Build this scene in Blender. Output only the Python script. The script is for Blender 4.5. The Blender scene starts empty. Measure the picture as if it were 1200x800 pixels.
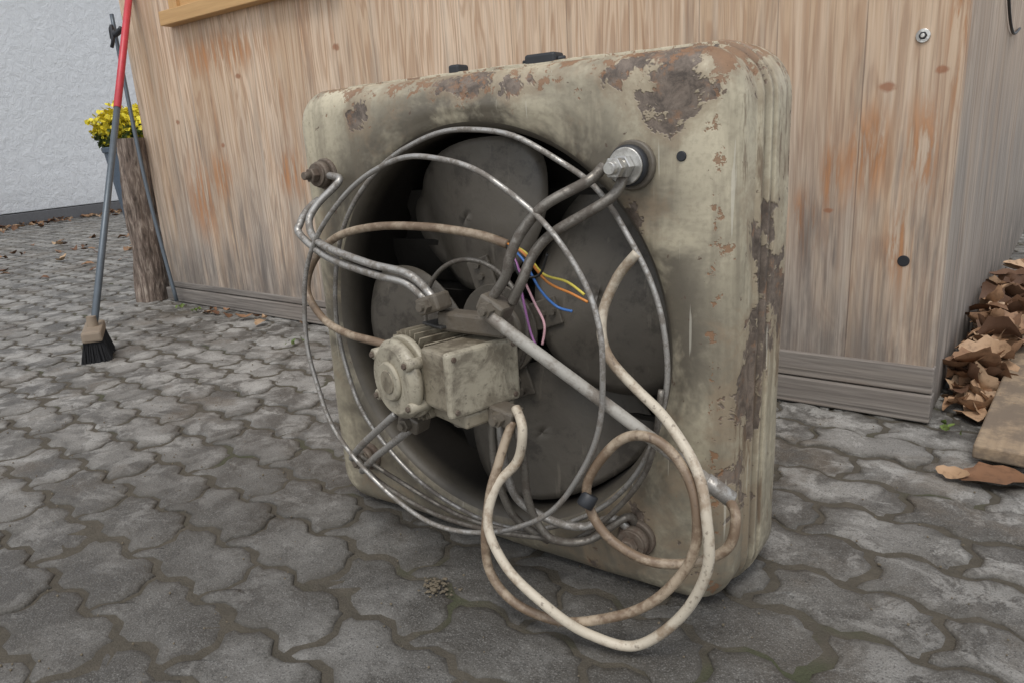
import bpy, bmesh, math, random
import numpy as np
from mathutils import Vector, Matrix, noise as mn
random.seed(7)
D=bpy.data; scn=bpy.context.scene
# ------------------------------------------------------------------ helpers
def link(o): scn.collection.objects.link(o); return o
def empty(name, loc=(0,0,0), rz=0):
    o=D.objects.new(name,None); o.location=loc; o.rotation_euler=(0,0,rz); o.empty_display_size=.1; return link(o)
def mesh_obj(name, verts, faces, mat=None, parent=None, smooth=False):
    m=D.meshes.new(name); m.from_pydata([tuple(v) for v in verts],[],faces); m.update()
    o=D.objects.new(name,m); link(o)
    if mat: m.materials.append(mat)
    if parent: o.parent=parent
    if smooth: m.polygons.foreach_set('use_smooth',[True]*len(m.polygons))
    return o
def bm_obj(name,bm,mat=None,parent=None,smooth=False):
    m=D.meshes.new(name); bm.normal_update(); bm.to_mesh(m); bm.free()
    o=D.objects.new(name,m); link(o)
    if mat: m.materials.append(mat)
    if parent: o.parent=parent
    if smooth: m.polygons.foreach_set('use_smooth',[True]*len(m.polygons))
    return o
def bm_box(bm,c,s,M=None,bev=0.0,seg=2):
    r=bmesh.ops.create_cube(bm,size=1.0); vs=r['verts']
    for v in vs:
        v.co=Vector((v.co.x*s[0],v.co.y*s[1],v.co.z*s[2]))
    if bev>0:
        es=list({e for v in vs for e in v.link_edges})
        rr=bmesh.ops.bevel(bm,geom=es,offset=bev,segments=seg,affect='EDGES',profile=.5)
        vs=list({v for f in rr['faces'] for v in f.verts}|{v for v in vs if v.is_valid})
    for v in vs:
        v.co=v.co+Vector(c)
        if M: v.co=M@v.co
    return vs
def box(name,c,s,mat,parent=None,bev=.003,M=None,seg=2):
    bm=bmesh.new(); bm_box(bm,c,s,M,bev,seg); return bm_obj(name,bm,mat,parent)
def bm_cyl(bm,p0,p1,r0,r1=None,n=24,bev=0):
    r1=r0 if r1 is None else r1
    p0=Vector(p0);p1=Vector(p1); d=(p1-p0); L=d.length; q=Vector((0,0,1)).rotation_difference(d.normalized()).to_matrix()
    prof=[(r0-bev,0),(r0,bev),(r1,L-bev),(r1-bev,L)] if bev>0 else [(r0,0),(r1,L)]
    loops=[]
    for (r,z) in prof:
        loops.append([bm.verts.new(p0+q@Vector((r*math.cos(2*math.pi*i/n),r*math.sin(2*math.pi*i/n),z))) for i in range(n)])
    for a,b in zip(loops,loops[1:]):
        for i in range(n): bm.faces.new((a[i],a[(i+1)%n],b[(i+1)%n],b[i]))
    bm.faces.new(loops[0][::-1]); bm.faces.new(loops[-1])
def cyl(name,p0,p1,r0,mat,parent=None,r1=None,n=24,bev=.001):
    bm=bmesh.new(); bm_cyl(bm,p0,p1,r0,r1,n,bev); o=bm_obj(name,bm,mat,parent)
    for p in o.data.polygons: p.use_smooth=len(p.vertices)==4 and n>8
    return o
def catmull(P,k=8,closed=False):
    P=[Vector(p) for p in P]; n=len(P); out=[]
    rng=range(n if closed else n-1)
    for i in rng:
        if closed: a,b,c,d=P[(i-1)%n],P[i],P[(i+1)%n],P[(i+2)%n]
        else: a,b,c,d=P[max(i-1,0)],P[i],P[i+1],P[min(i+2,n-1)]
        for j in range(k):
            t=j/k
            out.append(.5*((2*b)+(c-a)*t+(2*a-5*b+4*c-d)*t*t+(3*b-3*c+d-a)*t**3))
    if not closed: out.append(P[-1])
    return out
def tube(name,P,r,mat,parent=None,k=8,closed=False,n=12,smoothpath=True,wob=0.0):
    pts=catmull(P,k,closed) if smoothpath else [Vector(p) for p in P]
    if wob:
        pts=[p+Vector((mn.noise(p*9+Vector((3,1,7)))*wob,mn.noise(p*9+Vector((9,4,1)))*wob,mn.noise(p*9)*wob)) for p in pts]
    m=len(pts); V=[];F=[]
    nrm=None
    for i,p in enumerate(pts):
        if closed: t=(pts[(i+1)%m]-pts[i-1]).normalized()
        else: t=(pts[min(i+1,m-1)]-pts[max(i-1,0)]).normalized()
        if nrm is None:
            nrm=t.orthogonal().normalized()
        nrm=(nrm-t*nrm.dot(t)).normalized(); bn=t.cross(nrm)
        for j in range(n):
            a=2*math.pi*j/n
            V.append(p+(nrm*math.cos(a)+bn*math.sin(a))*r)
    for i in range(m if closed else m-1):
        i2=(i+1)%m
        for j in range(n):
            F.append((i*n+j,i*n+(j+1)%n,i2*n+(j+1)%n,i2*n+j))
    if not closed:
        F.append(tuple(range(n))[::-1]); F.append(tuple((m-1)*n+j for j in range(n)))
    return mesh_obj(name,V,F,mat,parent,True)
def circ(c,r,y,n=64,tilt=(0,0),sq=1.0):
    return [(c[0]+r*math.cos(2*math.pi*i/n), y+tilt[0]*math.cos(2*math.pi*i/n)+tilt[1]*math.sin(2*math.pi*i/n), c[1]+sq*r*math.sin(2*math.pi*i/n)) for i in range(n)]
# ------------------------------------------------------------------ node helpers
class NT:
    def __init__(s,name,rough=.6,metal=0.0):
        s.m=D.materials.new(name); s.m.use_nodes=True; s.nt=s.m.node_tree
        s.b=s.nt.nodes['Principled BSDF']; s.b.inputs['Roughness'].default_value=rough; s.b.inputs['Metallic'].default_value=metal
        tc=s.nt.nodes.new('ShaderNodeTexCoord'); s.P=tc.outputs['Object']
    def set(s,sock,v):
        if isinstance(v,bpy.types.NodeSocket): s.nt.links.new(v,sock)
        else:
            if isinstance(v,tuple) and len(v)==3 and sock.type=='RGBA': v=v+(1,)
            sock.default_value=v
    def mapv(s,scale=(1,1,1),loc=(0,0,0),vec=None,rot=(0,0,0)):
        n=s.nt.nodes.new('ShaderNodeMapping'); s.set(n.inputs['Vector'],vec or s.P)
        n.inputs['Scale'].default_value=scale; n.inputs['Location'].default_value=loc; n.inputs['Rotation'].default_value=rot
        return n.outputs[0]
    def noise(s,scale,detail=4,rough=.5,vec=None,dist=0,col=False):
        n=s.nt.nodes.new('ShaderNodeTexNoise'); s.set(n.inputs['Vector'],vec or s.P)
        n.inputs['Scale'].default_value=scale;n.inputs['Detail'].default_value=min(detail,5);n.inputs['Roughness'].default_value=rough;n.inputs['Distortion'].default_value=dist
        return n.outputs['Color' if col else 'Fac']
    def wnoise(s,w):
        n=s.nt.nodes.new('ShaderNodeTexWhiteNoise'); n.noise_dimensions='1D'; s.set(n.inputs['W'],w); return n.outputs['Value']
    def math(s,op,a,b=0.0,c=0.0,clamp=False):
        n=s.nt.nodes.new('ShaderNodeMath'); n.operation=op; n.use_clamp=clamp
        s.set(n.inputs[0],a); s.set(n.inputs[1],b); s.set(n.inputs[2],c); return n.outputs[0]
    def mr(s,v,a,b,c=0.0,d=1.0,smooth=True):
        n=s.nt.nodes.new('ShaderNodeMapRange'); n.interpolation_type='SMOOTHSTEP' if smooth else 'LINEAR'
        s.set(n.inputs['Value'],v)
        for k,x in (('From Min',a),('From Max',b),('To Min',c),('To Max',d)): n.inputs[k].default_value=x
        return n.outputs['Result']
    def ramp(s,f,els):
        n=s.nt.nodes.new('ShaderNodeValToRGB'); s.set(n.inputs[0],f); r=n.color_ramp
        while len(r.elements)<len(els): r.elements.new(.5)
        for e,(p,c) in zip(r.elements,els): e.position=p; e.color=tuple(c)+(1,) if len(c)==3 else c
        return n.outputs[0]
    def mix(s,f,a,b,blend='MIX'):
        n=s.nt.nodes.new('ShaderNodeMix'); n.data_type='RGBA'; n.blend_type=blend
        s.set(n.inputs[0],f); s.set(n.inputs[6],a); s.set(n.inputs[7],b); return n.outputs[2]
    def sep(s,vec=None):
        n=s.nt.nodes.new('ShaderNodeSeparateXYZ'); s.set(n.inputs[0],vec or s.P); return n.outputs
    def comb(s,x,y,z):
        n=s.nt.nodes.new('ShaderNodeCombineXYZ'); s.set(n.inputs[0],x);s.set(n.inputs[1],y);s.set(n.inputs[2],z); return n.outputs[0]
    def add(s,v,w):
        n=s.nt.nodes.new('ShaderNodeVectorMath'); n.operation='ADD'; s.set(n.inputs[0],v); s.set(n.inputs[1],w); return n.outputs[0]
    def dist(s,loc,scale=(1,1,1),vec=None):
        v=s.mapv(scale=scale,loc=tuple(-l*k for l,k in zip(loc,scale)),vec=vec)
        n=s.nt.nodes.new('ShaderNodeVectorMath'); n.operation='LENGTH'; s.set(n.inputs[0],v); return n.outputs['Value']
    def bump(s,h,strength=.3,d=.01,prev=None):
        n=s.nt.nodes.new('ShaderNodeBump'); s.set(n.inputs['Height'],h); n.inputs['Strength'].default_value=strength; n.inputs['Distance'].default_value=d
        if prev: s.set(n.inputs['Normal'],prev)
        return n.outputs[0]
    def island(s):
        n=s.nt.nodes.new('ShaderNodeNewGeometry'); return n.outputs['Random Per Island']
    def attr(s,name):
        n=s.nt.nodes.new('ShaderNodeAttribute'); n.attribute_name=name; return n.outputs['Fac']
    def out(s,col=None,rough=None,normal=None,metal=None):
        for k,v in (('Base Color',col),('Roughness',rough),('Normal',normal),('Metallic',metal)):
            if v is not None: s.set(s.b.inputs[k],v)
        return s.m
# ------------------------------------------------------------------ materials
def m_paint():
    n=NT('weathered_cream_paint'); x,y,z=n.sep()
    c=n.mix(n.noise(3,4,.6),(.47,.415,.295),(.61,.55,.41))
    fine=n.noise(110,4,.65)
    c=n.mix(n.mr(fine,.45,.70,0,.40),c,(.29,.25,.18))
    mid=n.noise(7,5,.68,dist=.3)
    c=n.mix(n.mr(mid,.47,.66,0,.55),c,(.25,.22,.16))
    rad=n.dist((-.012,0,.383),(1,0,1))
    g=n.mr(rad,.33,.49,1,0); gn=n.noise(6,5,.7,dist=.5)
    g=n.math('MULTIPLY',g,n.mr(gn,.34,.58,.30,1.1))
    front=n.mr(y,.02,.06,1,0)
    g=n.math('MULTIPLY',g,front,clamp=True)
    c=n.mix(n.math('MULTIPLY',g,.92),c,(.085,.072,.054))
    st=n.noise(1,5,.6,vec=n.mapv((22,22,1.8)))
    c=n.mix(n.mr(st,.50,.70,0,.62),c,(.15,.125,.09))
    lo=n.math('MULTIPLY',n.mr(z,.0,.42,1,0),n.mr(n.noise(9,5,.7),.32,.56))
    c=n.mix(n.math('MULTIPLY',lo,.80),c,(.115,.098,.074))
    big=n.noise(9,5,.70,dist=.35)
    bl=[((.315,.02,.735),(1,.8,1.15),.115,.34),((-.235,.02,.725),(1.3,.8,1),.06,.30),((-.10,.03,.765),(.45,.8,2.4),.09,.20),((.10,.03,.765),(.4,.8,2.4),.09,.18),
        ((.27,.0,.13),(1,1,1),.11,.27),((.41,.12,.55),(1,1,.30),.12,.19),((.255,.0,.56),(1.2,1,.7),.06,.20),((.41,.05,.30),(1,1,.3),.10,.16),((-.35,0,.55),(1,1,.5),.05,.13),((.05,0,.745),(.5,1,1.6),.05,.14)]
    pb=0.0
    for l,s,r,a in bl: pb=n.math('ADD',n.mr(n.dist(l,s),0,r,a,0,False),pb)
    pk=n.math('ADD',big,pb)
    c=n.mix(n.mr(pk,.53,.68,0,.55),c,(.25,.185,.12))
    peel=n.mr(pk,.685,.710)
    pn=n.noise(34,5,.8,dist=.4)
    pc=n.mix(n.mr(pn,.3,.7),(.06,.045,.035),(.21,.165,.13))
    pc=n.mix(n.mr(n.noise(26,4,.7,vec=n.mapv(loc=(2,5,3))),.54,.64,0,.7),pc,(.24,.135,.075))
    c=n.mix(n.math('MULTIPLY',peel,n.mr(n.noise(70,4,.7),.28,.38)),c,pc)
    te=n.mr(z,.71,.77,0,.17,False)
    fe=n.mr(n.math('ABSOLUTE',n.math('SUBTRACT',x,.372)),.0,.025,.16,0,False)
    rn=n.math('ADD',n.noise(30,5,.74),n.math('ADD',te,fe))
    rust=n.mr(rn,.69,.725)
    rc=n.mix(n.noise(60,4,.6),(.11,.060,.036),(.30,.16,.08))
    c=n.mix(n.math('MULTIPLY',rust,.85),c,rc)
    sr=n.noise(1,5,.7,vec=n.mapv((34,34,5)))
    c=n.mix(n.math('MULTIPLY',n.mr(sr,.55,.63,0,.75),n.mr(x,.385,.40)),c,(.14,.092,.055))
    chip=n.mr(n.noise(62,4,.65),.67,.69)
    c=n.mix(n.math('MULTIPLY',chip,.9),c,(.10,.065,.045))
    s1=n.mr(n.math('ABSOLUTE',n.math('SUBTRACT',y,.089)),.0005,.004,1,0)
    s2=n.mr(n.math('ABSOLUTE',n.math('SUBTRACT',y,.107)),.0005,.004,1,0)
    sm=n.math('MULTIPLY',n.math('MAXIMUM',s1,s2),.85)
    c=n.mix(sm,c,(.07,.052,.038))
    sc=n.noise(1,2,.5,vec=n.mapv((160,60,5),rot=(0,.25,0)))
    c=n.mix(n.mr(sc,.72,.75,0,.4),c,(.62,.59,.50))
    h=n.math('SUBTRACT',n.math('MULTIPLY',fine,.35),n.math('ADD',peel,n.math('MULTIPLY',rust,.5)))
    return n.out(c,n.mr(mid,.3,.7,.36,.66),n.bump(h,.55,.002))
def m_dark():
    n=NT('greasy_interior',.55)
    return n.out(n.mix(n.noise(15,5,.6),(.007,.006,.005),(.025,.022,.018)),None,n.bump(n.noise(40,5,.6),.3,.004))
def m_duct():
    n=NT('greasy_duct_lip',.5); x,y,z=n.sep()
    c=n.mix(n.noise(12,5,.7),(.035,.03,.024),(.15,.13,.10))
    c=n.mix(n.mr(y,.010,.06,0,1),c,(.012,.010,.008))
    return n.out(c,None,n.bump(n.noise(50,5,.6),.3,.003))
def m_blade():
    n=NT('dusty_blade',.6)
    c=n.mix(n.noise(5,5,.7,dist=.5),(.048,.041,.033),(.132,.116,.093))
    c=n.mix(n.mr(n.noise(18,5,.78),.50,.66,0,.7),c,(.035,.029,.023))
    c=n.mix(n.mr(n.noise(1,4,.6,vec=n.mapv((50,50,6),rot=(0,.6,0))),.6,.72,0,.35),c,(.20,.175,.14))
    return n.out(c,n.mr(n.noise(10),.3,.7,.42,.72),n.bump(n.noise(80,5,.6),.35,.002))
def m_motor(name,a,b,grime=.55):
    n=NT(name,.5)
    c=n.mix(n.noise(14,5,.6),a,b)
    c=n.mix(n.mr(n.noise(16,5,.75,dist=.4),.44,.62,0,grime),c,(.085,.066,.045))
    c=n.mix(n.mr(n.noise(120,4,.6),.60,.68,0,.5),c,(.05,.04,.03))
    return n.out(c,n.mr(n.noise(25),.3,.7,.36,.68),n.bump(n.noise(90,5,.65),.45,.0018))
def m_metal(name,a,b,metal=.8,rough=.35,dirt=.5,dcol=(.10,.08,.06)):
    n=NT(name,rough,metal)
    c=n.mix(n.noise(30,4,.6),a,b); d=n.mr(n.noise(38,5,.75),.42,.60,0,dirt)
    c=n.mix(d,c,dcol)
    return n.out(c,n.math('ADD',n.math('MULTIPLY',d,.4),rough),n.bump(n.noise(160,4,.6),.25,.001),n.math('MULTIPLY',n.math('SUBTRACT',1.0,d),metal))
def m_cable(name,a,b,d,th=.42):
    n=NT(name,.5)
    c=n.mix(n.noise(6,4,.6),a,b)
    c=n.mix(n.mr(n.noise(14,5,.75),th,th+.18,0,.85),c,d)
    c=n.mix(n.mr(n.noise(110,3,.6),.60,.70,0,.6),c,(.10,.07,.05))
    return n.out(c,None,n.bump(n.noise(120,4,.6),.25,.001))
def m_plain(name,col,rough=.6,metal=0,var=.25,scale=30):
    n=NT(name,rough,metal)
    c=n.mix(n.noise(scale,5,.6),tuple(k*(1-var) for k in col),tuple(min(1,k*(1+var)) for k in col))
    return n.out(c,None,n.bump(n.noise(scale*4,4,.6),.15,.001))
def m_wood(name,grey=0.0,features=True,bw=.19,dark=0.0):
    n=NT(name,.72); x,y,z=n.sep(); u=n.math('ADD',x,y)
    bid=n.math('FLOOR',n.math('DIVIDE',u,bw)); rb=n.wnoise(bid)
    fr=n.math('FRACT',n.math('DIVIDE',u,bw))
    off=n.comb(0,0,n.math('MULTIPLY',rb,37.0))
    V=n.add(n.P,off)
    g1=n.noise(1,3,.5,vec=n.mapv((9,9,.75),vec=V),dist=.8)
    ring=n.math('SINE',n.math('MULTIPLY',g1,85.0))
    g2=n.noise(1,5,.65,vec=n.mapv((170,170,4),vec=V))
    g3=n.noise(1,4,.6,vec=n.mapv((38,38,1.3),vec=V))
    c=n.mix(rb,(.54,.375,.24),(.75,.565,.405))
    c=n.mix(n.mr(ring,-.4,1,0,.60),c,(.39,.225,.125))
    c=n.mix(n.mr(g2,.42,.70,0,.5),c,(.27,.17,.11))
    c=n.mix(n.mr(g3,.42,.70,0,.40),c,(.84,.70,.55))
    wz=n.mr(z,.05,.95,1.0,.08,False)
    ws=n.noise(1,5,.65,vec=n.mapv((9,9,1.3)))
    w=n.math('ADD',n.math('MULTIPLY',wz,n.mr(ws,.30,.60,.35,1.2)),grey,clamp=True)
    gc=n.mix(n.mr(g2,.3,.7),(.38,.355,.325),(.16,.147,.135))
    c=n.mix(n.math('MULTIPLY',w,.85 if not features else .80),c,gc)
    bl=n.noise(1,5,.6,vec=n.mapv((24,24,1.0),loc=(5,3,1)))
    c=n.mix(n.mr(bl,.54,.72,0,.38),c,(.62,.54,.45))
    op=n.noise(1,5,.65,vec=n.mapv((9,9,1.6),loc=(2,1,4),vec=V))
    om=n.math('MULTIPLY',n.mr(op,.57,.70,0,.55),n.mr(z,.1,.7,.15,1))
    streak=n.noise(1,5,.7,vec=n.mapv((40,40,3.5)),dist=.5)
    if features:
        for (fx,fz,sx,sz) in ((-2.90,.50,.17,.28),(-2.72,.60,.12,.16),(-.17,.61,.07,.15),(-.065,.60,.055,.20),(-2.25,.60,.14,.14),(-.016,.86,.030,.30),(-.30,.45,.05,.12),(-2.6,1.08,.5,.12),(-.09,.40,.05,.14),(-.245,.56,.035,.12)):
            dd=n.mr(n.dist((fx,0,fz),(1/sx,0,1/sz)),.1,1,1.1,0)
            om=n.math('ADD',om,n.math('MULTIPLY',dd,n.mr(streak,.42,.56)),clamp=True)
    c=n.mix(n.math('MULTIPLY',om,.80 if features else .25),c,n.mix(n.mr(streak,.3,.7),(.17,.07,.03),(.50,.225,.085)))
    dk=n.noise(1,5,.65,vec=n.mapv((22,22,1.8),loc=(1,8,2)))
    c=n.mix(n.math('MULTIPLY',n.mr(dk,.51,.66,0,.68),n.mr(z,.2,1.1,1,.35)),c,(.13,.112,.10))
    ds=n.math('MULTIPLY',n.mr(z,.10,.36,.65,0),n.mr(n.noise(1,5,.65,vec=n.mapv((16,16,4))),.32,.6))
    c=n.mix(ds,c,(.10,.085,.075))
    if features:
        knots=None
        for (fx,fz,s) in ((-.14,.745,.014),(-.04,.77,.010),(-2.5,.98,.014),(-3.0,.83,.013),(-1.9,1.02,.015),(-.245,.48,.008),(-2.68,.72,.012)):
            dv=n.math('ADD',n.dist((fx,0,fz),(.75/s,0,1.25/s)),n.math('MULTIPLY',n.math('SUBTRACT',n.noise(60,2,.5),.5),1.3))
            k=n.mr(dv,.5,1.25,1,0)
            knots=k if knots is None else n.math('MAXIMUM',knots,k)
        c=n.mix(n.math('MULTIPLY',knots,.8),c,n.mix(n.noise(80),(.20,.075,.035),(.38,.17,.085)))
    seam=n.mr(n.math('ABSOLUTE',n.math('SUBTRACT',fr,.5)),.490,.498)
    c=n.mix(n.math('MULTIPLY',seam,.40),c,(.07,.05,.04))
    if dark: c=n.mix(dark,c,n.mix(g2,(.13,.125,.12),(.06,.056,.053)))
    h=n.math('SUBTRACT',n.math('ADD',n.math('MULTIPLY',g2,1.0),n.math('MULTIPLY',ring,.12)),seam)
    return n.out(c,None,n.bump(h,.4,.002))
def m_paver():
    n=NT('concrete_paver',.8); r=n.island(); e=n.attr('edge')
    c=n.mix(r,(.150,.143,.130),(.250,.240,.222))
    big=n.noise(1.1,5,.6); med=n.noise(5,5,.72,dist=.4)
    c=n.mix(n.mr(big,.35,.62,0,.65),c,(.35,.34,.32))
    c=n.mix(n.mr(med,.42,.58,0,.90),c,(.072,.066,.058))
    c=n.mix(n.mr(n.noise(9,5,.75,dist=.6),.50,.60,0,.65),c,(.43,.42,.395))
    c=n.mix(n.mr(n.noise(2.2,5,.7,vec=n.mapv(loc=(4,7,0))),.52,.64,0,.65),c,(.125,.10,.073))
    dd=n.mr(n.dist((.0,-.35,0),(.60,.95,0)),.25,1.0,1,0)  # stain plus soft shade around the fan, both painted into the paver colour
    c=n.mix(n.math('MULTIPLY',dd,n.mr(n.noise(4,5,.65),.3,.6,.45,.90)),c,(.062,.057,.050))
    sp=n.noise(420,3,.7); c=n.mix(n.mr(sp,.52,.66,0,.45),c,(.38,.37,.35))
    sp2=n.noise(300,3,.7,vec=n.mapv(loc=(3,2,1))); c=n.mix(n.mr(sp2,.53,.66,0,.7),c,(.03,.03,.028))
    ed=n.math('MULTIPLY',e,n.mr(n.noise(12,5,.75),.32,.62,.15,1.1),clamp=True)
    c=n.mix(n.math('MULTIPLY',ed,.8),c,(.062,.055,.044))
    h=n.math('ADD',n.math('MULTIPLY',n.noise(260,4,.7),.7),n.math('MULTIPLY',n.noise(40,5,.7),1.2))
    return n.out(c,n.mr(med,.35,.65,.78,.42),n.bump(h,.8,.004))
def m_soil():
    n=NT('joint_soil',.95)
    c=n.mix(n.noise(30,5,.7),(.035,.030,.022),(.13,.112,.085))
    c=n.mix(n.mr(n.noise(3,5,.6),.54,.68,0,.65),c,(.05,.062,.024))
    return n.out(c,None,n.bump(n.noise(150,5,.7),.8,.006))
def m_leaf(name='dry_leaf',cols=((0,(.10,.045,.022)),(.35,(.20,.10,.05)),(.7,(.33,.19,.10)),(1,(.45,.32,.20)))):
    n=NT(name,.65); r=n.island(); c=n.ramp(r,cols)
    c=n.mix(n.mr(n.noise(60,5,.6),.45,.7,0,.5),c,(.08,.04,.02))
    return n.out(c,None,n.bump(n.noise(120,3,.6),.3,.002))
def m_plaster():
    n=NT('white_plaster',.85); x,y,z=n.sep()
    c=n.mix(n.noise(1.2,5,.6),(.84,.85,.86),(.92,.93,.94))
    c=n.mix(n.mr(z,.1,.6,.3,0),c,(.62,.63,.64))
    return n.out(c,None,n.bump(n.noise(7,5,.72,dist=.5),.6,.06))
def m_bark():
    n=NT('bark',.9)
    f=n.noise(1,5,.7,vec=n.mapv((60,60,9)),dist=.6)
    c=n.ramp(f,((.3,(.05,.038,.03)),(.5,(.20,.15,.12)),(.68,(.42,.35,.29))))
    return n.out(c,None,n.bump(f,1.0,.015))
PAINT=m_paint();DARK=m_dark();DUCT=m_duct();BLADE=m_blade()
MOTOR=m_motor('motor_grey_paint',(.19,.165,.12),(.32,.28,.21),.75)
MCAP=m_motor('motor_cap_paint',(.29,.26,.195),(.42,.38,.295),.6)
CLAMP=m_motor('grimy_clamp',(.09,.075,.06),(.16,.14,.11))
STEEL=m_metal('dull_steel_wire',(.32,.31,.29),(.50,.48,.45),.7,.38,.8,(.11,.09,.07))
STEELD=m_metal('dark_steel_rod',(.16,.145,.125),(.27,.25,.22),.65,.38,.8,(.06,.046,.034))
BOLT=m_metal('zinc_bolt',(.50,.49,.46),(.68,.67,.64),.9,.28,.5)
RUSTY=m_metal('rusty_bolt',(.12,.095,.075),(.20,.165,.13),.4,.6,.7,(.08,.05,.035))
RUBBER=m_plain('black_rubber',(.02,.022,.026),.5)
CREAM=m_cable('cream_cable',(.44,.385,.30),(.58,.52,.42),(.24,.17,.11),.44)
BROWN=m_cable('dirty_cable',(.29,.225,.16),(.44,.36,.265),(.14,.09,.055),.38)
CONDUIT=m_cable('grey_conduit',(.28,.265,.235),(.40,.38,.34),(.15,.125,.10))
WOOD=m_wood('weathered_spruce_panel'); WOODS=m_wood('grey_weathered_panel',.42,False)
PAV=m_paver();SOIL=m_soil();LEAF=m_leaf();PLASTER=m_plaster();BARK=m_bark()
# ------------------------------------------------------------------ camera
yaw,pit,rol=.6172,.2714,-.0581
F=Vector((-math.sin(yaw)*math.cos(pit),math.cos(yaw)*math.cos(pit),-math.sin(pit)))
R=Vector((math.cos(yaw),math.sin(yaw),0)); U=R.cross(F)
R2=R*math.cos(rol)+U*math.sin(rol); U2=-R*math.sin(rol)+U*math.cos(rol)
cd=D.cameras.new('camera'); co=D.objects.new('camera',cd); link(co)
M=Matrix((R2,U2,-F)).transposed().to_4x4(); M.translation=Vector((.6903,-.9024,.6862)); co.matrix_world=M
cd.sensor_width=36; cd.lens=858.17/1200*36; cd.clip_start=.02; cd.clip_end=500
scn.camera=co
# ------------------------------------------------------------------ ground
def gz(x,y):
    b=mn.noise(Vector((x*.9,y*.9,0)))*.008
    k=min(1,max(0,(math.hypot(x,y-.1)-.45)/.8)); return b*k
mesh_obj('ground',[(-60,-60,-.05),(60,-60,-.05),(60,60,-.05),(-60,60,-.05)],[(0,1,2,3)],SOIL)
sub=[];sf=[]
nx,ny=200,130
for j in range(ny+1):
    for i in range(nx+1):
        X=-11+14*i/nx; Y=-2.2+9*j/ny
        sub.append((X,Y,gz(X,Y)-.0040+mn.noise(Vector((X*14,Y*14,3)))*.0024))
for j in range(ny):
    for i in range(nx):
        a=j*(nx+1)+i; sf.append((a,a+1,a+nx+2,a+nx+1))
mesh_obj('pavement_joint_sand',sub,sf,SOIL,None,True)
h=.120;w=.240;a=.0105
def trap(t):
    t=(t/h)%1.0
    K=[(0,-a),(.14,-a),(.36,a),(.64,a),(.86,-a),(1,-a)]
    for (t0,v0),(t1,v1) in zip(K,K[1:]):
        if t<=t1: return v0+(v1-v0)*(t-t0)/(t1-t0)
    return -a
KT=[0,.14,.25,.36,.5,.64,.75,.86]
V=[];Fc=[];EA=[]
ang=-.0427-.03; ca,sa=math.cos(ang),math.sin(ang)
rnd=random.Random(3)
for j in range(-22,62):
    for i in range(-48,13):
        x0=i*w+(h if j%2 else 0)+.04; y0=j*h-.02
        cx,cy=x0+w/2,y0+h/2
        wx,wy=cx*ca-cy*sa,cx*sa+cy*ca
        if wx<-10.2 or wx>2.6 or wy>5.6 or wy<-2.1: continue
        if wy>1.25 and -2.6<wx<.45: continue
        o=[]
        for k in range(2):
            for t in KT: o.append((x0+(k+t)*h, y0+trap(t*h)))
        for t in KT: o.append((x0+w+trap(t*h)+a, y0-a+t*h))
        top=[]
        for k in range(2):
            for t in KT: top.append((x0+(k+t)*h, y0+h+trap(t*h)))
        top.append((x0+w,y0+h-a)); top=top[::-1]
        o+=top[:-1]
        left=[(x0+trap(t*h)+a,y0-a+t*h) for t in KT]+[(x0,y0+h-a)]
        o+=left[::-1][:-1]
        n=len(o)
        tz=rnd.uniform(-.0024,.0024); tx=rnd.uniform(-.014,.014); ty=rnd.uniform(-.016,.016)
        dx,dy,dr=rnd.uniform(-.0020,.0020),rnd.uniform(-.0020,.0020),rnd.uniform(-.014,.014)
        loops=[(.0046,-.014,1.0),(.0052,-.0040,1.0),(.0080,-.0013,.75),(.016,0,.35),(.045,0,0)]
        base=len(V); sd=rnd.uniform(0,100)
        for li,(ins,dz,ea) in enumerate(loops):
            sx=1-ins/(w/2)*.9; sy=1-ins/(h/2)*.9
            for q,(px,py) in enumerate(o):
                lx=(px-cx)*sx; ly=(py-cy)*sy
                if ins<.03:
                    jp=Vector((px*38,py*38,sd))
                    j1=mn.noise(jp)*.0055+mn.noise(jp*2.7)*.0025; j2=mn.noise(jp+Vector((7,3,9)))*.005
                    L=math.hypot(lx,ly); s_=1-abs(j1)*1.0/L if li else 1
                    lx=lx*s_+j2*.4; ly=ly*s_+j1*.4
                lx,ly=lx-dr*ly+dx,ly+dr*lx+dy
                X=(cx+lx)*ca-(cy+ly)*sa; Y=(cx+lx)*sa+(cy+ly)*ca
                V.append((X,Y,gz(X,Y)+tz+lx*tx+ly*ty+dz+(mn.noise(Vector((px*30,py*30,sd)))*.0016 if li>1 else 0))); EA.append(ea)
        for l in range(len(loops)-1):
            for q in range(n):
                q2=(q+1)%n
                Fc.append((base+l*n+q,base+l*n+q2,base+(l+1)*n+q2,base+(l+1)*n+q))
        Fc.append(tuple(base+(len(loops)-1)*n+q for q in range(n)))
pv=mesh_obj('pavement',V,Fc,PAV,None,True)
at=pv.data.attributes.new('edge','FLOAT','POINT'); at.data.foreach_set('value',EA)
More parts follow.
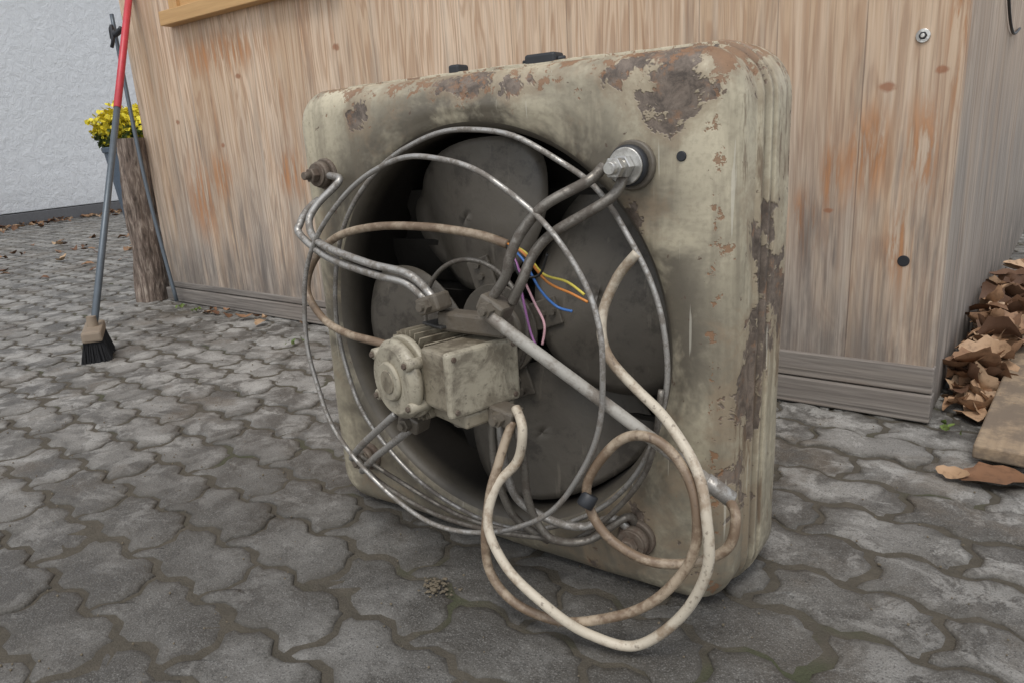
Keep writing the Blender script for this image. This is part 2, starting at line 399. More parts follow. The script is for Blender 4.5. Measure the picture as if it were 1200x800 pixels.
# ------------------------------------------------------------------ wooden house
H=empty('wooden_shed',(.558,.925,0),-.0427)
Lw=3.32; dep=3.6; ht=2.45
def solid_wall():
    bm=bmesh.new()
    for (x0,x1,z0,z1) in ((-Lw,0,.085,wz0),(-Lw,wx0,wz0,ht),(wx1,0,wz0,ht),(wx0,wx1,wz1,ht)):
        vs=[bm.verts.new(v) for v in ((x0,0,z0),(x1,0,z0),(x1,0,z1),(x0,0,z1))]; bm.faces.new(vs)
        vs=[bm.verts.new(v) for v in ((x0,.03,z0),(x0,.03,z1),(x1,.03,z1),(x1,.03,z0))]; bm.faces.new(vs)
    for pts in (((0,0,.085),(0,.03,.085),(0,.03,ht),(0,0,ht)),((-Lw,0,.085),(-Lw,0,ht),(-Lw,.03,ht),(-Lw,.03,.085)),
                ((wx0,0,wz0),(wx1,0,wz0),(wx1,.03,wz0),(wx0,.03,wz0)),((wx0,0,wz0),(wx0,.03,wz0),(wx0,.03,wz1),(wx0,0,wz1)),((wx1,0,wz0),(wx1,0,wz1),(wx1,.03,wz1),(wx1,.03,wz0)),((wx0,0,wz1),(wx0,.03,wz1),(wx1,.03,wz1),(wx1,0,wz1))):
        bm.faces.new([bm.verts.new(v) for v in pts])
    bm_obj('front_wall',bm,WOOD,H)
wx0,wx1,wz0,wz1=-2.86,-1.9,1.27,2.05
solid_wall()
def side_panel(name,c,s,mat):
    bm=bmesh.new(); bm_box(bm,c,s,None,.004); bm_obj(name,bm,mat,H)
side_panel('side_wall',(-.016,(.032+dep)/2,ht/2),(.028,dep-.032,ht),WOODS)
side_panel('left_wall',(-Lw+.015,(.032+dep)/2,ht/2),(.03,dep-.032,ht),WOODS)
side_panel('back_wall',(-Lw/2,dep-.015,ht/2),(Lw-.06,.03,ht),WOODS)
BASE=m_wood('grey_base_board',.85,False,.5,.55)
def hboard(name,x0,x1,y0,y1,z0,z1,mat):
    L=x1-x0; bm=bmesh.new(); bm_box(bm,(0,0,L/2),(z1-z0,y1-y0,L),None,.003)
    o=bm_obj(name,bm,mat,H); o.location=(x0,(y0+y1)/2,(z0+z1)/2); o.rotation_euler=(0,math.pi/2,0); return o
hboard('base_board_lower',-Lw-.01,.004,-.022,.02,.004,.068,BASE)
hboard('base_board_upper',-1.6,.003,-.012,.02,.071,.132,BASE)
hboard('base_board_upper_far',-Lw-.004,-1.602,-.008,.02,.071,.098,BASE)
n=NT('honey_wood',.6); g=n.noise(1,5,.6,vec=n.mapv((90,90,4)))
HONEY=n.out(n.mix(g,(.66,.42,.19),(.42,.24,.10)),None,n.bump(g,.3,.002))
hboard('window_sill',wx0-.06,wx1+.06,-.05,.03,1.212,1.268,HONEY)
hboard('window_head',wx0-.04,wx1+.04,-.03,.03,2.052,2.11,HONEY)
box('window_jamb_a',(wx0+.03,-.01,1.66),(.06,.05,.78),HONEY,H)
box('window_jamb_b',(wx1-.03,-.01,1.66),(.06,.05,.78),HONEY,H)
hboard('window_apron',wx0+.06,wx1-.06,-.02,.03,1.272,1.33,HONEY)
gl=NT('window_glass',.08); box('window_pane',((wx0+wx1)/2,.01,1.69),(wx1-wx0-.12,.008,.72),gl.out((.05,.06,.07)),H,.0)
ROOF=m_plain('roof_felt',(.07,.07,.075),.85)
box('roof',(-Lw/2,dep/2,ht+.04),(Lw+.1,dep+.1,.08),ROOF,H)
cyl('cap_washer',(-.08,.002,.84),(-.08,-.004,.84),.014,BOLT,H)
cyl('cap_screw',(-.08,-.0045,.84),(-.08,-.007,.84),.008,RUBBER,H,n=6)
cyl('cap_screw_ring',(-.08,-.0065,.84),(-.08,-.009,.84),.0045,BOLT,H,n=10)
cyl('plug_hole',(-.08,.002,.37),(-.08,-.002,.37),.0125,RUBBER,H)
tube('wall_cable',[(.004,.55,1.3),(.006,.6,1.05),(.005,.75,.95),(.006,.95,.9),(.004,1.2,.93)],.004,RUBBER,H)
# ------------------------------------------------------------------ white building & background
WB=empty('white_house',(-9.04,2.73,0),math.atan2(.957,-.29))
box('wall',(1.0,1.5,2.8),(18,3.0,5.3),PLASTER,WB,.01)
box('plinth',(1.0,1.48,.07),(18.04,3.02,.14),m_plain('plinth_render',(.16,.16,.165),.9),WB,.005)
box('roof',(1.0,1.5,5.6),(18.6,3.8,.25),ROOF,WB,.01)
for k,xx in enumerate((-4.5,6.0)):
    box('window_frame_%d'%(k+1),(xx,-.02,2.3),(1.3,.08,1.4),m_plain('white_frame',(.75,.75,.75)),WB,.01)
    box('window_glass_%d'%(k+1),(xx,-.065,2.3),(1.1,.02,1.2),gl.m,WB,.0)
GW=empty('garden_wall',(0,0,0)); box('wall',(3.2,9.3,1.1),(9,.25,2.2),m_plain('garden_wall_render',(.52,.52,.50),.9,0,.15,3),GW,.02)
# ------------------------------------------------------------------ fan heater box
FAN=empty('industrial_exhaust_fan')
N=320; W2=.40; H2=.39; ZC=.39; OC=(-.012,.383)
def rrect(th,ins):
    hw,hh=W2-ins,H2-ins; r=max(.065-ins,.03); c,s=math.cos(th),math.sin(th)
    t=min(hw/max(abs(c),1e-9),hh/max(abs(s),1e-9)); px,pz=abs(t*c),abs(t*s)
    kx,kz=hw-r,hh-r
    if px>kx and pz>kz:
        dk=abs(c)*kx+abs(s)*kz; t=dk+math.sqrt(max(dk*dk-(kx*kx+kz*kz)+r*r,0))
    return t*c,ZC+t*s
secs=[(.200,.030),(.199,.012),(.195,.0),(.187,-.009),(.176,-.012),(.15,-.012),(.13,-.012),(.112,-.012),(.1100,-.011),(.1085,-.003),(.1055,-.003),(.1040,-.009),(.098,-.0095),(.0920,-.009),(.0905,.002),(.0875,.002),(.0860,-.004),(.08,-.0045),(.074,-.004),(.0715,0),(.062,0),(.05,0)]
fr=.038
for k in range(1,9):
    aa=math.pi/2*k/8; secs.append((.038*(1-math.sin(aa))+0.0,fr*(1-math.cos(aa))))
TH=[2*math.pi*i/N for i in range(N)]
V=[]
for (yy,ins) in secs:
    for th in TH:
        x,z=rrect(th,ins); V.append((x,yy,max(z,.0)))
ro=.340
last=[rrect(th,fr) for th in TH]
for k in range(1,13):
    t=k/12
    for (x,z),th in zip(last,TH):
        cx=OC[0]+ro*math.cos(th); cz=OC[1]+ro*math.sin(th)
        V.append((x+(cx-x)*t,-.0015*math.sin(t*math.pi)*1.5,z+(cz-z)*t))
npaint=len(secs)+12
bell=[]
for k in range(1,9):
    aa=math.pi/2*k/8; bell.append((ro-.024*math.sin(aa),.026*(1-math.cos(aa))))
bell+=[(.316,.05),(.316,.09),(.316,.16)]
for (r,yy) in bell:
    for th in TH: V.append((OC[0]+r*math.cos(th),yy,OC[1]+r*math.sin(th)))
nl=npaint+len(bell)
Fc=[]
for l in range(nl-1):
    for i in range(N):
        i2=(i+1)%N; Fc.append((l*N+i,l*N+i2,(l+1)*N+i2,(l+1)*N+i))
Fc.append(tuple(range(N))[::-1])
V2=[]
for (x,y,z) in V:
    p=Vector((x,y,z)); q=p*3.2
    d=mn.noise(q)*.0034+mn.noise(p*11)*.0015
    out=Vector((x*.5,-.4 if y<.03 else 0,(z-.39)*.5)).normalized()
    V2.append(p+out*d+Vector((0,0,.002)))
sh=mesh_obj('housing',V2,Fc,PAINT,FAN,True)
sh.data.materials.append(DUCT)
for p in sh.data.polygons:
    l=p.index//N
    if npaint-1+3<=l<nl-1: p.material_index=1
sh.data.polygons[-1].use_smooth=False
cyl('inner_back',(OC[0],.155,OC[1]),(OC[0],.165,OC[1]),.318,DARK,FAN,n=64)
bm=bmesh.new()
for k in range(7):
    zz=.383-.27+.09*k; hwid=math.sqrt(max(.31**2-(zz-.383)**2,.001))
    bm_box(bm,(0,0,0),(2*hwid,.004,.085),Matrix.Translation((OC[0],.135,zz))@Matrix.Rotation(.35,4,'X'))
bm_obj('shutter_slats',bm,DARK,FAN)
for k,(xx,ww) in enumerate(((.053,.055),(-.116,.022))):
    box('top_lug_%d'%(k+1),(xx,.125,.798),(ww,.03,.018),RUBBER,FAN,.004)
tube('top_lug_bar',[(.015,.125,.797),(.09,.125,.797)],.004,RUBBER,FAN,smoothpath=False)
# blades
HC=Vector((.0,.07,.385))
for k in range(4):
    th=math.radians(20+90*k); er=Vector((math.cos(th),0,math.sin(th))); et=Vector((-math.sin(th),0,math.cos(th)))
    V=[];Fq=[];nr,na=8,56
    for i in range(nr+1):
        s=i/nr
        for j in range(na):
            al=2*math.pi*j/na
            c_,s_=math.cos(al),math.sin(al)
            m=(abs(c_)**2.4+abs(s_)**2.4)**(-1/2.4)
            rr=.188+.118*s*m*c_; tt=.165*s*m*s_*(.66+.34*(rr/.2))
            R_=math.hypot(rr,tt)
            if R_>.304: rr*=.304/R_; tt*=.304/R_
            pitch=.27*tt+.30*(tt*tt)/.14-.016
            V.append(HC+er*rr+et*tt+Vector((0,min(pitch,.055),0)))
    for i in range(nr):
        for j in range(na):
            j2=(j+1)%na; Fq.append((i*na+j,i*na+j2,(i+1)*na+j2,(i+1)*na+j))
    o=mesh_obj('blade_%d'%(k+1),V,Fq,BLADE,FAN,True)
    md=o.modifiers.new('t','SOLIDIFY'); md.thickness=.003
    bm=bmesh.new()
    Mx=Matrix.Translation(HC+er*.07+Vector((0,-.028,0)))@Matrix.Rotation(-th,4,'Y')
    bm_box(bm,(0,0,0),(.10,.006,.045),Mx,.002)
    for rr in (.02,.04): bm_cyl(bm,Mx@Vector((rr,-.003,.0)),Mx@Vector((rr,-.009,0)),.006,n=8)
    bm_obj('blade_root_%d'%(k+1),bm,BLADE,FAN)
cyl('hub',HC+Vector((0,-.045,0)),HC+Vector((0,.02,0)),.048,CLAMP,FAN,n=32,bev=.004)
cyl('hub_disc',HC+Vector((0,-.038,0)),HC+Vector((0,-.032,0)),.075,BLADE,FAN,n=40)
cyl('shaft',(0,.08,.385),(-.015,-.06,.37),.014,STEELD,FAN)
# guard rings
tube('guard_ring_rear',circ((0,.382),.318,-.028,64),.0040,STEEL,FAN,2,True,10,wob=.005)
tube('guard_ring_front',circ((-.022,.378),.287,-.105,64,(0,.008)),.0040,STEEL,FAN,2,True,10,wob=.006)
tube('guard_ring_inner',circ((0,.41),.10,-.03,40),.0038,STEELD,FAN,2,True,10)
def mm(s,ys):
    v=s.split(); return [(int(a.split(',')[0])/1000,yy/100,int(a.split(',')[1])/1000) for a,yy in zip(v,ys)]
R1=mm("238,643 227,627 180,600 148,567 133,534 123,505 96,471",(-4,-6,-9,-10,-11,-11,-11))
Rr2=mm("262,632 252,604 185,563 157,534 143,499 125,468",(-3,-5,-8,-9,-10,-10))
L1=mm("-300,640 -265,632 -293,595 -296,566 -251,537 -138,512 -51,498 -2,460",(-2,-3,-6,-8,-10,-11,-11,-11))
L2=mm("-318,566 -310,548 -235,514 -122,494 -61,485 -22,462",(-8,-9,-10,-11,-11,-11))
L2=[(-.325,-.028,.600),(-.326,-.055,.585)]+L2
B1=mm("258,110 254,137 205,100 164,104 141,131 132,179 135,251 121,308",(0,-2,-5,-8,-9,-10,-11,-11))
B2=mm("262,100 236,132 196,120 160,128 118,160 104,200 100,260 96,318",(-1,-2.6,-5,-7,-9.5,-10.5,-11,-11))
B3=[(.085,-.11,.30),(.083,-.11,.26),(.083,-.105,.20),(.10,-.09,.13),(.14,-.06,.085)]
L3=[(-.060,-.11,.262),(-.087,-.11,.242),(-.179,-.10,.174),(-.233,-.085,.130),(-.285,-.02,.110)]
L4=[(-.110,-.11,.268),(-.135,-.11,.248),(-.207,-.10,.192),(-.255,-.085,.150),(-.300,-.02,.125)]
for nm,P,r_ in (('arm_upper_right_1',R1,.0072),('arm_upper_right_2',Rr2,.0072),('arm_upper_left_1',L1,.0062),('arm_upper_left_2',L2,.0062),('arm_lower_right_1',B1,.0062),('arm_lower_right_2',B2,.0062),('arm_lower_right_3',B3,.006),('arm_lower_left_1',L3,.0062),('arm_lower_left_2',L4,.0062)):
    tube(nm,P,r_,STEELD if 'right' in nm and nm!='arm_lower_right_2' else STEEL,FAN,10,n=12)
tube('lower_guard_wire_1',[(-.27,-.06,.135),(-.20,-.075,.11),(-.08,-.08,.085),(.04,-.08,.085),(.15,-.075,.10)],.0042,STEELD,FAN)
tube('lower_guard_wire_2',[(-.25,-.08,.16),(-.19,-.06,.12),(-.05,-.05,.075),(.08,-.04,.07),(.18,-.04,.09),(.29,-.04,.22),(.315,-.035,.35)],.0042,STEELD,FAN)
def bolt(name,x,z,L,mat,r=.024,nut=BOLT):
    cyl(name+'_boss',(x,.004,z),(x,-.010,z),r*1.35,mat,FAN,bev=.002)
    cyl(name+'_rubber',(x,-.010,z),(x,-.024,z),r*1.12,RUBBER if mat!=RUSTY else RUSTY,FAN,bev=.003)
    cyl(name+'_washer',(x,-.024,z),(x,-.028,z),r*1.0,nut,FAN)
    cyl(name+'_nut',(x,-.028,z),(x,-.042,z),r*.62,nut,FAN,n=6,bev=.0015)
    cyl(name+'_stud',(x,-.042,z),(x,-L,z),r*.34,nut,FAN)
bolt('bolt_upper_right',.262,.642,.072,CLAMP)
cyl('bolt_upper_right_locknut',(.262,-.05,.642),(.262,-.062,.642),.0135,BOLT,FAN,n=6)
bolt('bolt_upper_left',-.325,.642,.055,RUSTY,.02,RUSTY)
bolt('bolt_lower_right',.262,.097,.045,RUSTY,.022,RUSTY)
bolt('bolt_lower_left',-.298,.112,.045,RUSTY,.02,RUSTY)
cyl('small_hole_right',(.328,.001,.651),(.328,-.0035,.651),.0065,RUBBER,FAN)
cyl('small_hole_left',(-.368,.004,.649),(-.368,-.0015,.649),.005,RUBBER,FAN)
# motor
ph=math.radians(16)
MM=Matrix.Translation((-.05,-.172,.352))@Matrix.Rotation(-ph,4,'Z')
def mc(name,y0,y1,r,mat,r1=None,x=0,z=0,n=48,bev=.002):
    return cyl(name,MM@Vector((x,y0,z)),MM@Vector((x,y1,z)),r,mat,FAN,r1,n,bev)
mc('motor_body',.018,.150,.052,MOTOR)
mc('motor_end_cap',.0,.026,.060,MCAP,bev=.010)
mc('motor_end_cap_rim',.024,.034,.063,MCAP,bev=.002)
mc('motor_cap_boss',-.006,.002,.030,MCAP,bev=.003)
mc('motor_cap_dimple',-.0075,-.005,.018,MOTOR,bev=.001)
mc('motor_rear_flange',.142,.156,.066,MOTOR,bev=.003)
mc('motor_gearbox',.155,.175,.045,CLAMP,.03)
for k,aa in enumerate((35,145,215,325)):
    x_,z_=.056*math.cos(math.radians(aa)),.056*math.sin(math.radians(aa))
    mc('cap_lug_%d'%k,-.001,.034,.009,MCAP,x=x_,z=z_,n=16)
    mc('cap_screw_%d'%k,-.005,.0,.0045,RUSTY,x=x_,z=z_,n=6,bev=.0005)
bm=bmesh.new()
for k in range(26):
    aa=math.radians(40+k*280/25)
    if math.cos(aa)>.75: continue
    Mf=MM@Matrix.Translation((0,.088,0))@Matrix.Rotation(-aa,4,'Y')
    bm_box(bm,(.060,0,0),(.020,.104,.0022),Mf)
bm_obj('cooling_fins',bm,MOTOR,FAN)
box('nameplate',(.012,.10,.071),(.05,.06,.004),m_plain('dark_nameplate',(.06,.058,.055),.45,.3),FAN,.001,MM)
bm=bmesh.new()
bm_box(bm,(.080,.082,.012),(.062,.118,.088),MM,.007,3)
bm_obj('junction_box',bm,MOTOR,FAN)
bm=bmesh.new()
bm_box(bm,(.117,.082,.012),(.014,.126,.096),MM,.006,3)
bm_obj('junction_box_lid',bm,MCAP,FAN)
for k,(yy,zz) in enumerate(((.03,-.026),(.03,.050),(.134,-.026),(.134,.050))):
    a_=MM@Vector((.122,yy,zz)); b_=MM@Vector((.1265,yy,zz)); cyl('lid_screw_%d'%k,a_,b_,.004,RUSTY,FAN,n=12)
box('junction_box_foot',(.07,.09,-.047),(.10,.09,.022),MOTOR,FAN,.004,MM)
cyl('cable_gland_1',MM@Vector((.09,.06,-.03)),MM@Vector((.09,.06,-.062)),.013,CLAMP,FAN,n=8)
cyl('cable_gland_2',MM@Vector((.10,.105,-.03)),MM@Vector((.10,.105,-.058)),.013,CLAMP,FAN,n=8)
for k,(p,rz) in enumerate((((.102,-.108,.462),.5),((-.010,-.108,.458),-.3),((.108,-.108,.305),.2),((-.075,-.105,.262),.3))):
    Mx=Matrix.Translation(p)@Matrix.Rotation(rz,4,'Y')
    bm=bmesh.new(); bm_box(bm,(0,0,0),(.042,.034,.026),Mx,.004)
    bm_cyl(bm,Mx@Vector((0,-.028,0)),Mx@Vector((0,-.015,0)),.011,n=6)
    bm_cyl(bm,Mx@Vector((0,-.034,0)),Mx@Vector((0,-.02,0)),.006,n=10)
    bm_obj('arm_clamp_%d'%(k+1),bm,CLAMP,FAN)
box('mount_bracket_top',(.05,-.09,.43),(.12,.03,.03),CLAMP,FAN,.005)
box('mount_bracket_low',(.02,-.085,.29),(.16,.03,.03),CLAMP,FAN,.005)
# conduit and cables
tube('conduit_pipe',[(.10,-.125,.455),(.152,-.12,.421),(.28,-.085,.325),(.404,-.05,.229)],.0088,CONDUIT,FAN,6,n=16)
cyl('conduit_ferrule',(.385,-.055,.243),(.418,-.046,.218),.0112,STEEL,FAN)
C2=mm("281,533 248,498 232,451 244,401 289,356 346,319 391,278 412,234 413,157 385,84 323,20 263,30 210,70 148,107 107,158 112,210 142,248 151,295 128,318",(-3,-3,-4,-5,-6,-8,-10,-12,-13,-13,-14,-16,-18,-18,-17,-15,-13,-13,-11))
C4=mm("418,219 430,209 421,169 380,139 324,128 267,140 235,178 237,230 283,294 331,306 371,279 396,237 394,176 367,118 318,70 258,43 195,33 144,45 109,82 98,140 104,200 118,250 130,300",(-5,-7,-8,-9,-10,-10,-10,-10,-10,-10,-10,-11,-12,-13,-14,-15,-16,-17,-17,-16.5,-15.5,-14,-12))
C1=mm("88,539 35,552 -62,561 -172,559 -265,540 -319,499 -336,447 -281,407 -205,393 -117,391 -80,385",(-5,-5,-5,-5,-5,-6,-7,-9,-11,-12.5,-12))
tube('supply_cable',C2,.0070,CREAM,FAN,10,n=14,wob=.006)
tube('supply_cable_loop',C4,.0068,BROWN,FAN,10,n=14,wob=.006)
tube('supply_cable_upper',C1,.0066,BROWN,FAN,10,n=14)
cols=dict(orange=(.55,.20,.04),blue=(.05,.16,.45),violet=(.38,.16,.38),yellow=(.6,.5,.08),black=(.02,.02,.02),pink=(.6,.35,.38))
E0=Vector((.085,-.05,.541))
ends=dict(orange=[(.12,-.06,.53),(.15,-.05,.49),(.19,-.05,.475),(.215,-.05,.465)],blue=[(.12,-.06,.52),(.145,-.06,.48),(.165,-.05,.455),(.19,-.05,.45)],
 violet=[(.11,-.06,.51),(.115,-.06,.47),(.125,-.06,.42),(.135,-.06,.395)],yellow=[(.12,-.055,.53),(.145,-.05,.50),(.18,-.045,.49),(.21,-.05,.475)],
 black=[(.11,-.07,.52),(.12,-.07,.50),(.145,-.06,.50),(.16,-.06,.53)],pink=[(.115,-.06,.50),(.135,-.06,.46),(.15,-.06,.43),(.145,-.06,.40)])
for k,c_ in cols.items():
    tube('wire_'+k,[E0]+ends[k],.0019,m_plain('wire_'+k,c_,.4),FAN,8,n=8)
cyl('wire_clip',(.232,-.108,.190),(.238,-.098,.206),.012,RUBBER,FAN)
# ------------------------------------------------------------------ broom, stick, log
B=empty('broom')
RED=m_plain('red_pole',(.50,.045,.06),.4); GREYP=m_plain('grey_pole',(.10,.12,.14),.4,.3)
pa=Vector((-2.03,.33,.10)); pb=Vector((-2.655,1.085,1.46)); pm=pa+(pb-pa)*.58
cyl('pole_lower',pa,pm,.0125,GREYP,B); cyl('pole_upper',pm,pb,.0145,RED,B)
BW=m_plain('broom_wood',(.24,.19,.14),.7); BR=NT('bristles',.8)
BR=BR.out((.025,.025,.027))
Mb=Matrix.Translation((-2.04,.335,0))@Matrix.Rotation(math.radians(-30),4,'Z')
bm=bmesh.new(); bm_box(bm,(0,0,.095),(.22,.065,.038),Mb,.008); bm_cyl(bm,Mb@Vector((0,0,.10)),Mb@Vector((0,0,.15)),.020,.016); bm_obj('head_block',bm,BW,B)
bm=bmesh.new()
for i in range(1500):
    x=random.uniform(-.10,.10); y=random.uniform(-.030,.030); dx=x*.10+random.gauss(0,.004); dy=y*.5+random.gauss(0,.004)
    p0=Mb@Vector((x,y,.08)); p1=Mb@Vector((x+dx,y+dy,.003))
    q=Vector((.0016,.0,0)); r_=Vector((0,.0016,0))
    vs=[bm.verts.new(p0-q),bm.verts.new(p0+q),bm.verts.new(p1+q),bm.verts.new(p1-q)]; bm.faces.new(vs)
    vs=[bm.verts.new(p0-r_),bm.verts.new(p0+r_),bm.verts.new(p1+r_),bm.verts.new(p1-r_)]; bm.faces.new(vs)
bm_box(bm,(0,0,.048),(.19,.055,.06),Mb)
bm_obj('bristles',bm,BR,B)
S=empty('garden_tool'); tube('handle',[(-2.60,.99,.02),(-2.70,1.00,.6),(-2.80,1.045,1.32)],.009,GREYP,S)
tube('hook',[(-2.80,1.03,1.22),(-2.74,1.0,1.25),(-2.70,.99,1.22),(-2.66,1.0,1.24)],.012,RUBBER,S)
tube('hook_tip',[(-2.72,.99,1.26),(-2.71,.98,1.20),(-2.73,.98,1.17)],.008,RUBBER,S)
V=[];Fq=[];nn=64;nz=60
for k in range(nz+1):
    t=k/nz; c0=Vector((-2.87,1.03,0)).lerp(Vector((-2.80,1.03,.78)),t)
    for j in range(nn):
        al=2*math.pi*j/nn; d=Vector((math.cos(al),math.sin(al),0))
        r=.062+.012*(1-t)+.014*mn.noise(Vector((d.x*1.6,d.y*1.6,t*4)))+.008*mn.noise(Vector((d.x*7,d.y*7,t*7)))+.004*mn.noise(Vector((d.x*16,d.y*16,t*20)))
        V.append(c0+d*r)
for k in range(nz):
    for j in range(nn):
        j2=(j+1)%nn; Fq.append((k*nn+j,k*nn+j2,(k+1)*nn+j2,(k+1)*nn+j))
LG=empty('log'); o=mesh_obj('bark_shell',V,Fq,BARK,LG,True)
V=[(-2.80,1.03,.782)]+[V[nz*nn+j] for j in range(nn)]
mesh_obj('cut_face',V,[(0,1+j,1+(j+1)%nn) for j in range(nn)],m_plain('cut_wood',(.36,.27,.18),.8),LG)
# ------------------------------------------------------------------ flower planter
PL=empty('flower_planter',(-7.35,3.50,0))
POT=m_plain('slate_pot',(.09,.12,.16),.5)
bm=bmesh.new(); bm_cyl(bm,(0,0,0),(0,0,.78),.17,.25,32,.01); bm_cyl(bm,(0,0,.76),(0,0,.82),.265,.27,32,.01); bm_obj('pot',bm,POT,PL)
def blobs(name,n,c,rad,size,mat,parent):
    V=[];F_=[]
    for i in range(n):
        d=Vector((random.gauss(0,1),random.gauss(0,1),random.gauss(0,1))).normalized()*random.uniform(.5,1)
        d*= (1+.35*mn.noise(d*2.5))
        p=Vector(c)+Vector((d.x*rad[0],d.y*rad[1],d.z*rad[2]))
        nrm=Vector((random.gauss(0,1),random.gauss(0,1),random.gauss(.4,1))).normalized(); t=nrm.orthogonal().normalized(); b=nrm.cross(t)
        s=size*random.uniform(.6,1.3); k=len(V)
        for q in range(5):
            al=2*math.pi*q/5; V.append(p+(t*math.cos(al)+b*math.sin(al))*s)
        F_.append(tuple(range(k,k+5)))
    return mesh_obj(name,V,F_,mat,parent)
blobs('foliage',1200,(0,0,.92),(.30,.30,.20),.03,m_leaf('green_leaf',((0,(.04,.08,.015)),(1,(.12,.16,.035)))),PL)
blobs('blossoms',2000,(0,0,1.02),(.34,.34,.22),.024,m_leaf('yellow_blossom',((0,(.70,.55,.02)),(1,(.85,.75,.06)))),PL)
# ------------------------------------------------------------------ leaves
def leaf_mesh(name,spots,mat,parent=None):
    V=[];F_=[]
    for (p,size,tilt,curl) in spots:
        rz=random.uniform(0,6.28); rx=random.gauss(0,tilt); ry=random.gauss(0,tilt)
        Mx=Matrix.Translation(p)@Matrix.Rotation(rz,4,'Z')@Matrix.Rotation(rx,4,'X')@Matrix.Rotation(ry,4,'Y')
        k=len(V); ns=7; asp=random.uniform(.45,.75); fold=random.uniform(.1,.7)*curl; cu=random.uniform(-.8,1.2)*curl
        for i in range(ns+1):
            t=i/ns; wd=math.sin(math.pi*min(1,t*.94+.03))**.75*.5*asp*(1+.18*math.sin(i*2.4+rz))
            x=(t-.5)*size
            zc=cu*size*((t-.5)**2)*1.2
            for s_ in (-1,-.5,0,.5,1):
                V.append(Mx@Vector((x,s_*wd*size,zc+abs(s_)*fold*wd*size+random.uniform(-.02,.02)*size)))
        for i in range(ns):
            for j in range(4):
                q=k+i*5+j; F_.append((q,q+1,q+6,q+5))
    return mesh_obj(name,V,F_,mat,parent,True)
sp=[]
for i in range(1300):
    y=.98+abs(random.gauss(0,.75))
    if y>3.6: continue
    x=.575+.0427*(y-.925)+random.uniform(0,1)**1.1*.65+.02
    hmax=.12*max(0,1-(x-.6)/.95)*min(1,(y-.93)/.35)+.015
    if y<1.55 and x>.67+.06*(y-.7): hmax=min(hmax,.02)
    sp.append(((x,y,.008+random.uniform(0,1)*hmax),random.uniform(.06,.13),.5,1.2))
leaf_mesh('leaf_pile',sp,m_leaf('piled_dry_leaf',((0,(.10,.05,.028)),(.35,(.22,.12,.065)),(.7,(.36,.21,.115)),(1,(.52,.37,.24)))))
sp=[]
for i in range(230):
    t=random.uniform(-1.5,3.0); d=abs(random.gauss(0,.28))
    x=-9.04-.29*t+d*.95; y=2.73+.957*t+d*.29
    sp.append(((x,y,.02),random.uniform(.05,.11),.3,1))
for i in range(55):
    x=random.uniform(-6.5,-4.2); y=1.0+random.uniform(0,1)*(-(x)*.32)
    sp.append(((x,y,.012),random.uniform(.05,.10),.25,1))
for i in range(9):
    s=random.uniform(2.2,2.9); sp.append(((.558-s,.925+.0427*s-random.uniform(.04,.12),.010),random.uniform(.03,.06),.25,1))
for (x,y,s) in ((-2.0,.93,.07),(-1.85,.9,.07),(.63,.63,.06),(1.0,.4,.05)):
    sp.append(((x,y,.012),s,.2,.8))
for (x,y,s) in ((.70,.645,.13),):
    sp.append(((x,y,.016),s,.05,.3))
leaf_mesh('scattered_leaves',sp,LEAF)
sp=[]
GREEN=m_leaf('weed_leaf',((0,(.06,.11,.02)),(1,(.14,.20,.04))))
for (cx,cy,n_) in ((-2.35,.93,14),(-1.45,.75,10),(-2.5,.95,10),(.60,.86,6)):
    for i in range(n_): sp.append(((cx+random.gauss(0,.02),cy+random.gauss(0,.015),.010+random.uniform(0,.01)),random.uniform(.010,.022),.5,.6))
leaf_mesh('weeds',sp,GREEN)
bm=bmesh.new()
for i in range(90):
    p=Vector((-.02+random.gauss(0,.012),-.15+random.gauss(0,.010),.001+random.uniform(0,.006)))
    r=bmesh.ops.create_icosphere(bm,subdivisions=1,radius=random.uniform(.001,.0036))
    for v in r['verts']: v.co=Vector((v.co.x*random.uniform(.7,1.6),v.co.y*random.uniform(.7,1.3),v.co.z*.6))+p
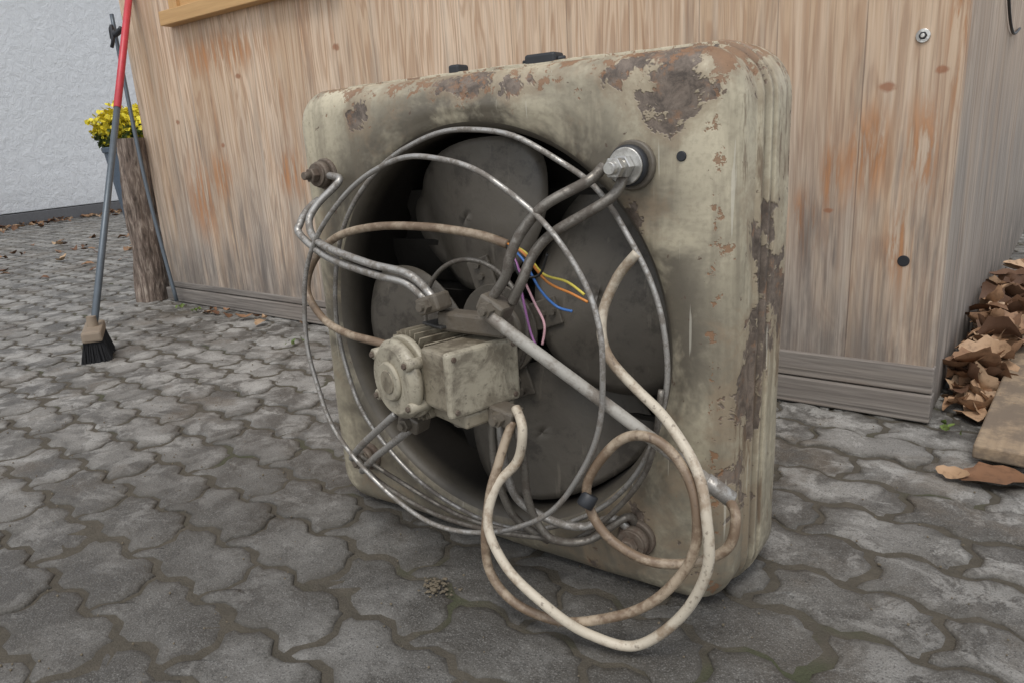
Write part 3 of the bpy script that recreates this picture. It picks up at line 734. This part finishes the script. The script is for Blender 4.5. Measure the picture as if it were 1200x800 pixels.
for i in range(900):
    x,y=random.uniform(-2.2,1.1),random.uniform(-.8,.85)
    r=bmesh.ops.create_icosphere(bm,subdivisions=1,radius=random.uniform(.0008,.0024))
    for v in r['verts']: v.co=v.co+Vector((x,y,gz(x,y)+.001))
bm_obj('dirt_crumbs',bm,m_plain('crumbs',(.14,.115,.08),.95))
WB2=empty('wooden_plank')
Mp=Matrix.Translation((.655,.71,.015))@Matrix.Rotation(math.radians(-4.5),4,'Z')@Matrix.Rotation(math.radians(2.5),4,'X')
bm=bmesh.new(); bm_box(bm,(0,0,.5),(.24,.030,1.0),None,.004)
n=NT('old_plank',.75); g=n.noise(1,5,.65,vec=n.mapv((70,70,4))); g2=n.noise(9,5,.7)
o=bm_obj('plank',bm,n.out(n.mix(n.mr(g2,.38,.58,0,.8),n.mix(g,(.42,.32,.21),(.22,.155,.10)),(.13,.10,.075)),None,n.bump(g,.4,.003)),WB2)
o.matrix_world=Mp@Matrix.Translation((.12,0,.018))@Matrix.Rotation(-math.pi/2,4,'X')
# ------------------------------------------------------------------ light
wd=D.worlds.new('World'); scn.world=wd; wd.use_nodes=True; nt=wd.node_tree
bg=nt.nodes['Background']; sky=nt.nodes.new('ShaderNodeTexSky'); sky.sky_type='NISHITA'; sky.sun_disc=False
el,az=math.radians(62),math.radians(160)
sky.sun_elevation=el; sky.sun_rotation=az
hs=nt.nodes.new('ShaderNodeHueSaturation'); hs.inputs['Saturation'].default_value=.22; hs.inputs['Value'].default_value=1.42
nt.links.new(sky.outputs[0],hs.inputs['Color']); nt.links.new(hs.outputs[0],bg.inputs['Color']); bg.inputs['Strength'].default_value=.15
sd=D.lights.new('sun','SUN'); sd.energy=1.5; sd.angle=math.radians(22); sd.color=(1,.955,.89)
so=D.objects.new('sun',sd); link(so)
dirv=Vector((math.sin(az)*math.cos(el),math.cos(az)*math.cos(el),math.sin(el)))
so.rotation_euler=(-dirv).to_track_quat('-Z','Y').to_euler(); so.location=dirv*20
scn.view_settings.view_transform='Standard'; scn.view_settings.look='None'; scn.view_settings.exposure=0
